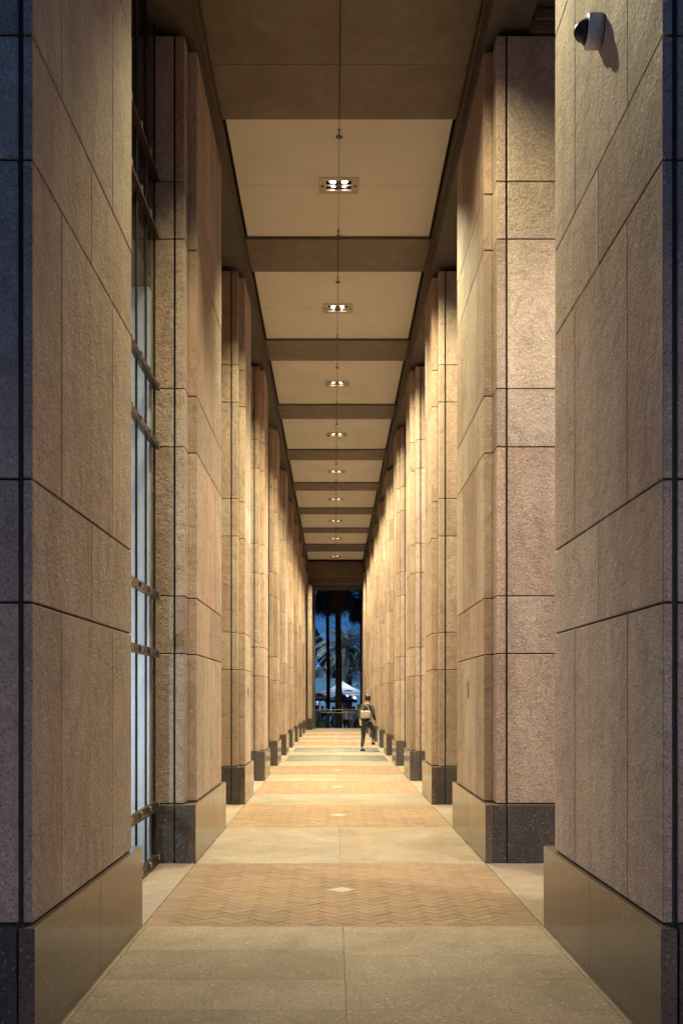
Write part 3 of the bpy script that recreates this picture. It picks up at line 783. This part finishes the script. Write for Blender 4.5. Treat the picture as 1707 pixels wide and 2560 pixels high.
# ------------------------------------------------------------------ things beyond the far end
hr = empty('handrail', (0, 57, Z_PL), 'steel handrail with two rails and posts at the edge of the far end', 'handrail')
st = box('step', (-4, Y_END, -.52), (4, Y_END + .45, -.19), 'concrete'); st.name = 'step'; tag(st, kind='structure')
for x in (.79, 1.25, -1.0, -.1):
    bm = bmesh.new(); add_tube(bm, [(x, 0, 0), (x, 0, 1.53)], .022, 8); obj('post', from_bm('post', bm), 'bronze', hr, (0, .6, 0))
for z0, z1, xa, xb in ((1.54, 1.54, -1.05, 1.5), (1.40, 1.33, -.9, 1.6)):
    bm = bmesh.new(); add_tube(bm, [(xa, 0, z0), (xb, 0, z1)], .020, 8); obj('rail', from_bm('rail', bm), 'bronze', hr, (0, .6, 0))
lb = empty('litter_bin', (-.82, 59.6, Z_PL), 'green litter bin standing at the left below the handrail', 'bin')
bm = bmesh.new(); add_lathe(bm, [(.20, 0), (.25, .05), (.27, .85), (.24, .86), (.22, .8)], 18); obj('drum', from_bm('drum', bm), 'bin_green', lb)
bm = bmesh.new(); add_lathe(bm, [(.28, .86), (.29, .92), (.2, 1.0), (.05, 1.03)], 18); obj('lid', from_bm('lid', bm), 'canvas_dark', lb)
rl = empty('signal_lamp', (-1.13, 61.5, Z_PL), 'small red glowing lamp on a post at the left edge of the crowd', 'lamp')
bm = bmesh.new(); add_tube(bm, [(0, 0, 0), (0, 0, 1.55)], .03, 8); obj('post', from_bm('post', bm), 'bronze_dark', rl)
bm = bmesh.new(); bmesh.ops.create_uvsphere(bm, u_segments=10, v_segments=8, radius=.085); obj('lens', from_bm('lens', bm), 'red_glow', rl, (0, -.03, 1.64))
bm = bmesh.new(); add_box(bm, (0, .06, 1.64), (.24, .08, .26), .02); obj('housing', from_bm('housing', bm), 'canvas_dark', rl)

def fan_frond(bm, base, dirv, plen, blade, n=15, droop=.35, wid=.045):
    d = dirv.normalized(); side = d.cross(Vector((0, 0, 1)))
    side = side.normalized() if side.length > .05 else Vector((1, 0, 0))
    up = side.cross(d)
    tip = base + d * plen + Vector((0, 0, -plen * .12))
    add_tube(bm, [base, base + d * plen * .5, tip], [.02, .016, .01], 4, False)
    for k in range(n):
        a = R(-105 + 210 * k / (n - 1)); v = d * math.cos(a) + side * math.sin(a)
        L = blade * (.75 + .25 * math.cos(a)) * random.uniform(.85, 1.1)
        p1 = tip + v * L * .55 + up * .04; p2 = tip + v * L + Vector((0, 0, -L * droop * random.uniform(.7, 1.3)))
        w = side * math.cos(a) * wid - d * math.sin(a) * wid
        a0 = bm.verts.new(tip); b0 = bm.verts.new(p1 + w); b1 = bm.verts.new(p1 - w); c0 = bm.verts.new(p2)
        bm.faces.new((a0, b0, b1)); bm.faces.new((b0, c0, b1))
def fan_palm(x, y, h, rt, lab, skirt, seed):
    random.seed(seed)
    e = empty('palm_tree', (x, y, Z_PL), lab, 'palm tree', 'fan palms beyond the far end')
    bm = bmesh.new(); pts, rad = [], []
    n = 26
    for k in range(n + 1):
        z = h * k / n; pts.append((.03 * math.sin(z * .5), .02 * math.cos(z * .7), z)); rad.append(rt * (1.25 - .35 * k / n if k > 1 else 1.5) * (1.05 if k % 2 else .97))
    add_tube(bm, pts, rad, 10); obj('trunk', smooth(from_bm('trunk', bm)), 'bark', e)
    top = Vector((0, 0, h))
    bm = bmesh.new()
    for k in range(46):
        a = random.uniform(0, 2 * math.pi); el = R(random.uniform(-25, 75))
        d = Vector((math.cos(a) * math.cos(el), math.sin(a) * math.cos(el), math.sin(el)))
        fan_frond(bm, top + Vector((0, 0, random.uniform(-.5, .2))), d, random.uniform(.7, 1.1), random.uniform(.7, .95))
    obj('crown', from_bm('crown', bm), 'frond_green', e)
    bm = bmesh.new()
    for k in range(70):
        a = random.uniform(0, 2 * math.pi); z = h - .1 - skirt * random.random() ** .8
        d = Vector((math.cos(a) * .8, math.sin(a) * .8, -1.0))
        fan_frond(bm, Vector((math.cos(a) * rt, math.sin(a) * rt, z)), d, random.uniform(.5, .8), random.uniform(.55, .8), 11, .6, .05)
    obj('dead_frond_skirt', from_bm('dead_frond_skirt', bm), 'frond_dead', e)
fan_palm(-.47, 63.5, 9.7, .105, 'palm with thinner trunk and hanging brown skirt, left of the centre', 1.0, 1)
fan_palm(.17, 60.2, 9.4, .17, 'palm with thicker dark trunk standing in the middle of the far opening', .9, 2)
fan_palm(1.75, 66.0, 9.5, .14, 'dark palm at the right edge of the far opening', 1.1, 3)
# date palm with pale feathery fronds behind
random.seed(8)
dp = empty('palm_tree', (1.0, 84, Z_PL), 'large pale green feather palm with drooping fronds behind the palm trunks', 'palm tree')
bm = bmesh.new(); add_tube(bm, [(0, 0, k * .6) for k in range(11)], [.42 if k % 2 else .36 for k in range(11)], 12); obj('trunk', from_bm('trunk', bm), 'bark', dp)
bm = bmesh.new()
for k in range(135):
    a = random.uniform(0, 2 * math.pi); el = R(random.uniform(-35, 78)); L = random.uniform(2.6, 3.8)
    d = Vector((math.cos(a) * math.cos(el), math.sin(a) * math.cos(el), math.sin(el))); p = Vector((0, 0, 6.0)); pts = [p.copy()]
    for q in range(9):
        p = p + d * L / 9; pts.append(p.copy()); d = (d + Vector((0, 0, -.20))).normalized()
    add_tube(bm, pts, [.03 - .0025 * q for q in range(10)], 3, False)
    side = Vector((-math.sin(a), math.cos(a), 0))
    for q in range(1, 10):
        for rep in range(3):
            b0 = pts[q - 1].lerp(pts[q], rep / 3); dd = (pts[q] - pts[q - 1]).normalized()
            for s in (-1, 1):
                tip = b0 + (side * s * .75 + dd * .65).normalized() * .62 * (1 - .045 * q) + Vector((0, 0, -.16 * random.uniform(.5, 1.6)))
                bm.faces.new([bm.verts.new(b0 - dd * .028), bm.verts.new(b0 + dd * .028), bm.verts.new(tip)])
obj('crown', from_bm('crown', bm), 'frond_pale', dp)
# leafy tree at the right
def leafy_tree(x, y, h, r, lab, seed, mat='leaf'):
    random.seed(seed)
    e = empty('leafy_tree', (x, y, Z_PL), lab, 'tree')
    bm = bmesh.new(); add_tube(bm, [(0, 0, 0), (.1, 0, h * .35), (-.1, .1, h * .6)], [.28, .2, .1], 8)
    for k in range(6):
        a = k * 1.05; add_tube(bm, [(.05, 0, h * .35), (math.cos(a) * r * .5, math.sin(a) * r * .5, h * .62), (math.cos(a) * r * .8, math.sin(a) * r * .8, h * .75)], [.12, .07, .03], 5)
    obj('trunk', from_bm('trunk', bm), 'bark', e)
    bm = bmesh.new()
    for c in range(34):
        a = random.uniform(0, 6.28); q = r * math.sqrt(random.random()); cz = h * .62 + random.uniform(-.33, .38) * h * (1 - .4 * q / r)
        cc = Vector((math.cos(a) * q, math.sin(a) * q, cz)); cr = random.uniform(.45, .9)
        for l in range(110):
            p = cc + Vector((random.gauss(0, .5), random.gauss(0, .5), random.gauss(0, .42))) * cr
            u = Vector((random.gauss(0, 1), random.gauss(0, 1), random.gauss(0, 1))).normalized(); w = u.orthogonal().normalized(); s = random.uniform(.06, .12)
            bm.faces.new([bm.verts.new(p - u * s), bm.verts.new(p + w * s * .55), bm.verts.new(p + u * s), bm.verts.new(p - w * s * .55)])
    obj('crown', from_bm('crown', bm), mat, e)
leafy_tree(3.6, 78, 8.0, 2.3, 'dark leafy tree at the right side of the far opening', 21)
leafy_tree(-3.9, 100, 6.0, 2.0, 'dark leafy tree behind the left tent', 22)

# tents and parasols
def pyramid(bm, hx, hy, z0, z1, sag=.12, n=8):
    """canopy of four slightly sagging triangular sides with a thin cloth"""
    corners = [(-hx, -hy), (hx, -hy), (hx, hy), (-hx, hy)]
    for q in range(4):
        a, b = Vector((*corners[q], z0)), Vector((*corners[(q + 1) % 4], z0)); t = Vector((0, 0, z1)); rows = []
        for i in range(n + 1):
            u = i / n; row = []
            for j in range(n + 1):
                p = a.lerp(b, j / n).lerp(t, u); p.z -= sag * math.sin(u * math.pi) ; row.append(bm.verts.new(p))
            rows.append(row)
        for i in range(n):
            for j in range(n): bm.faces.new((rows[i][j], rows[i][j + 1], rows[i + 1][j + 1], rows[i + 1][j]))
    bmesh.ops.remove_doubles(bm, verts=bm.verts, dist=1e-4)
def tent(x, y, hx, zt, ze, lab, mark=False):
    e = empty('marquee_tent', (x, y, Z_PL), lab, 'tent', 'white peaked tents beyond the far end')
    z0, z1 = ze - Z_PL, zt - Z_PL
    bm = bmesh.new(); pyramid(bm, hx, hx, z0, z1, .14); obj('canopy', from_bm('canopy', bm), 'tent_cloth', e)
    for sx, sy, lx, lyy in ((0, -1, 2 * hx, .02), (0, 1, 2 * hx, .02), (-1, 0, .02, 2 * hx), (1, 0, .02, 2 * hx)):
        bm = bmesh.new(); add_box(bm, (sx * hx, sy * hx, z0 - .07), (lx, lyy, .15)); obj('valance', from_bm('valance', bm), 'tent_cloth', e)
    for sx in (-1, 1):
        for sy in (-1, 1):
            bm = bmesh.new(); add_tube(bm, [(sx * hx * .97, sy * hx * .97, 0), (sx * hx * .97, sy * hx * .97, z0)], .03, 8); obj('pole', from_bm('pole', bm), 'steel', e)
    if mark:
        f = .36; p = lambda u, v: Vector((u, -hx * (1 - v), z0 + (z1 - z0) * v - .14 * math.sin(v * math.pi) + .012))
        bm = bmesh.new(); bm.faces.new([bm.verts.new(p(*c)) for c in ((.05, .22), (.75, .22), (.62, .36), (.30, .40))])
        obj('printed_mark', from_bm('printed_mark', bm), 'cladding', e)
tent(.52, 73.5, 1.85, 2.92, 2.04, 'white peaked marquee tent with dark printed mark in the middle of the far opening', True)
tent(-2.55, 76, 1.65, 2.75, 2.05, 'white peaked tent at the left of the far opening')
def parasol(x, y, r, za, ze, lab):
    e = empty('parasol', (x, y, Z_PL), lab, 'parasol', 'dark parasols in front of the tents')
    bm = bmesh.new(); n = 8
    top = bm.verts.new((0, 0, za - Z_PL)); mid = []; rim = []
    for k in range(n):
        a = 2 * math.pi * (k + .5) / n
        mid.append(bm.verts.new((r * .5 * math.cos(a), r * .5 * math.sin(a), (za + ze) / 2 - Z_PL - .05))); rim.append(bm.verts.new((r * math.cos(a), r * math.sin(a), ze - Z_PL)))
    low = [bm.verts.new((v.co.x * .995, v.co.y * .995, v.co.z - .14)) for v in rim]
    for k in range(n):
        j = (k + 1) % n
        bm.faces.new((top, mid[k], mid[j])); bm.faces.new((mid[k], rim[k], rim[j], mid[j])); bm.faces.new((rim[k], low[k], low[j], rim[j]))
    obj('canopy', from_bm('canopy', bm), 'canvas_dark', e)
    bm = bmesh.new(); add_tube(bm, [(0, 0, 0), (0, 0, za - Z_PL)], .028, 8); obj('pole', from_bm('pole', bm), 'canvas_dark', e)
    for k in range(n):
        a = 2 * math.pi * (k + .5) / n; bm = bmesh.new(); add_tube(bm, [(0, 0, za - Z_PL - .08), (r * .97 * math.cos(a), r * .97 * math.sin(a), ze - Z_PL - .03)], .012, 5); obj('rib', from_bm('rib', bm), 'canvas_dark', e)
    bm = bmesh.new(); add_lathe(bm, [(.3, 0), (.3, .06), (.05, .1)], 14); obj('base', from_bm('base', bm), 'concrete', e)
parasol(.38, 67, 1.15, 2.02, 1.52, 'dark parasol right of the centre behind the thicker palm trunk')
parasol(-1.10, 68, 1.25, 2.04, 1.62, 'dark parasol at the left behind the thinner palm trunk')
# pendant lamps in the pavilion
for x, z, lab in ((.86, 1.78, 'left of two small glowing pendant lamps under the tent'), (1.40, 1.72, 'right of two small glowing pendant lamps under the tent')):
    e = empty('pendant_lamp', (x, 74, z), lab, 'lamp', 'pendant lamps under the tent')
    bm = bmesh.new(); bmesh.ops.create_uvsphere(bm, u_segments=10, v_segments=8, radius=.075); obj('bulb', from_bm('bulb', bm), 'bulb_glow', e)
    point_light('bulb_light', (0, 0, -.12), 160, (.80, .88, 1.0), .06, e)
    bm = bmesh.new(); add_tube(bm, [(0, 0, .07), (0, 0, .75)], .008, 4); obj('cord', from_bm('cord', bm), 'canvas_dark', e)
added_street_lamp(-3.8, 81.5, 9.5, 'unseen plaza lamp added behind the left side of the far opening to brighten the palm', 4600, 174, (.86, .93, 1.0))  # hidden lamp added to brighten the feather palm and the plaza
# glass pavilion
pv = empty('glass_pavilion', (0, 93, Z_PL), 'low glass pavilion behind the tents, panes given a blue glow for mirrored sky', 'building')
for k in range(9):
    x = -5.4 + 1.2 * k
    box('pane', (x + .03, 92.0, Z_PL + .1), (x + 1.17, 92.04, 3.36), 'sky_glow_glass', pv)
    box('mullion', (x - .029, 91.97, Z_PL), (x + .029, 92.06, 3.36), 'steel', pv)
box('roof', (-5.5, 91.7, 3.37), (5.5, 97, 3.47), 'steel', pv)
box('rear_wall', (-5.5, 96.5, Z_PL), (5.5, 96.7, 3.36), 'cladding', pv)
# modern building with a long dark sloping roof blade
sb = empty('sloped_roof_building', (-4, 150, Z_PL), 'modern building with a dark roof blade sloping down to the right', 'building')
def blade(name, poly, y0, y1, mat):
    bm = bmesh.new(); lo = [bm.verts.new((x, y0, z)) for x, z in poly]; hi = [bm.verts.new((x, y1, z)) for x, z in poly]; n = len(poly)
    bm.faces.new(lo); bm.faces.new(hi[::-1])
    for i in range(n): bm.faces.new((lo[i], lo[(i + 1) % n], hi[(i + 1) % n], hi[i]))
    o = obj(name, from_bm(name, bm), mat, sb, -sb.location); return o
blade('sloping_roof', [(-2.83 - 8, 12.2 + 14), (-2.83, 12.2), (1.6, 4.4), (3.9, .3), (2.2, .3), (-.2, 3.6), (-2.75, 7.6), (-2.75 - 8, 7.6 + 12.5)], 150, 162, 'cladding')
for k in range(8):
    x = -11.2 + 1.2 * k
    box('glass_panel', (x + .03, 151.0, 0), (x + 1.17, 151.1, 7.0 if k < 7 else 6.2), 'facade_glass', sb)
    box('fin', (x - .03, 150.9, 0), (x + .03, 151.1, 7.0), 'steel', sb)
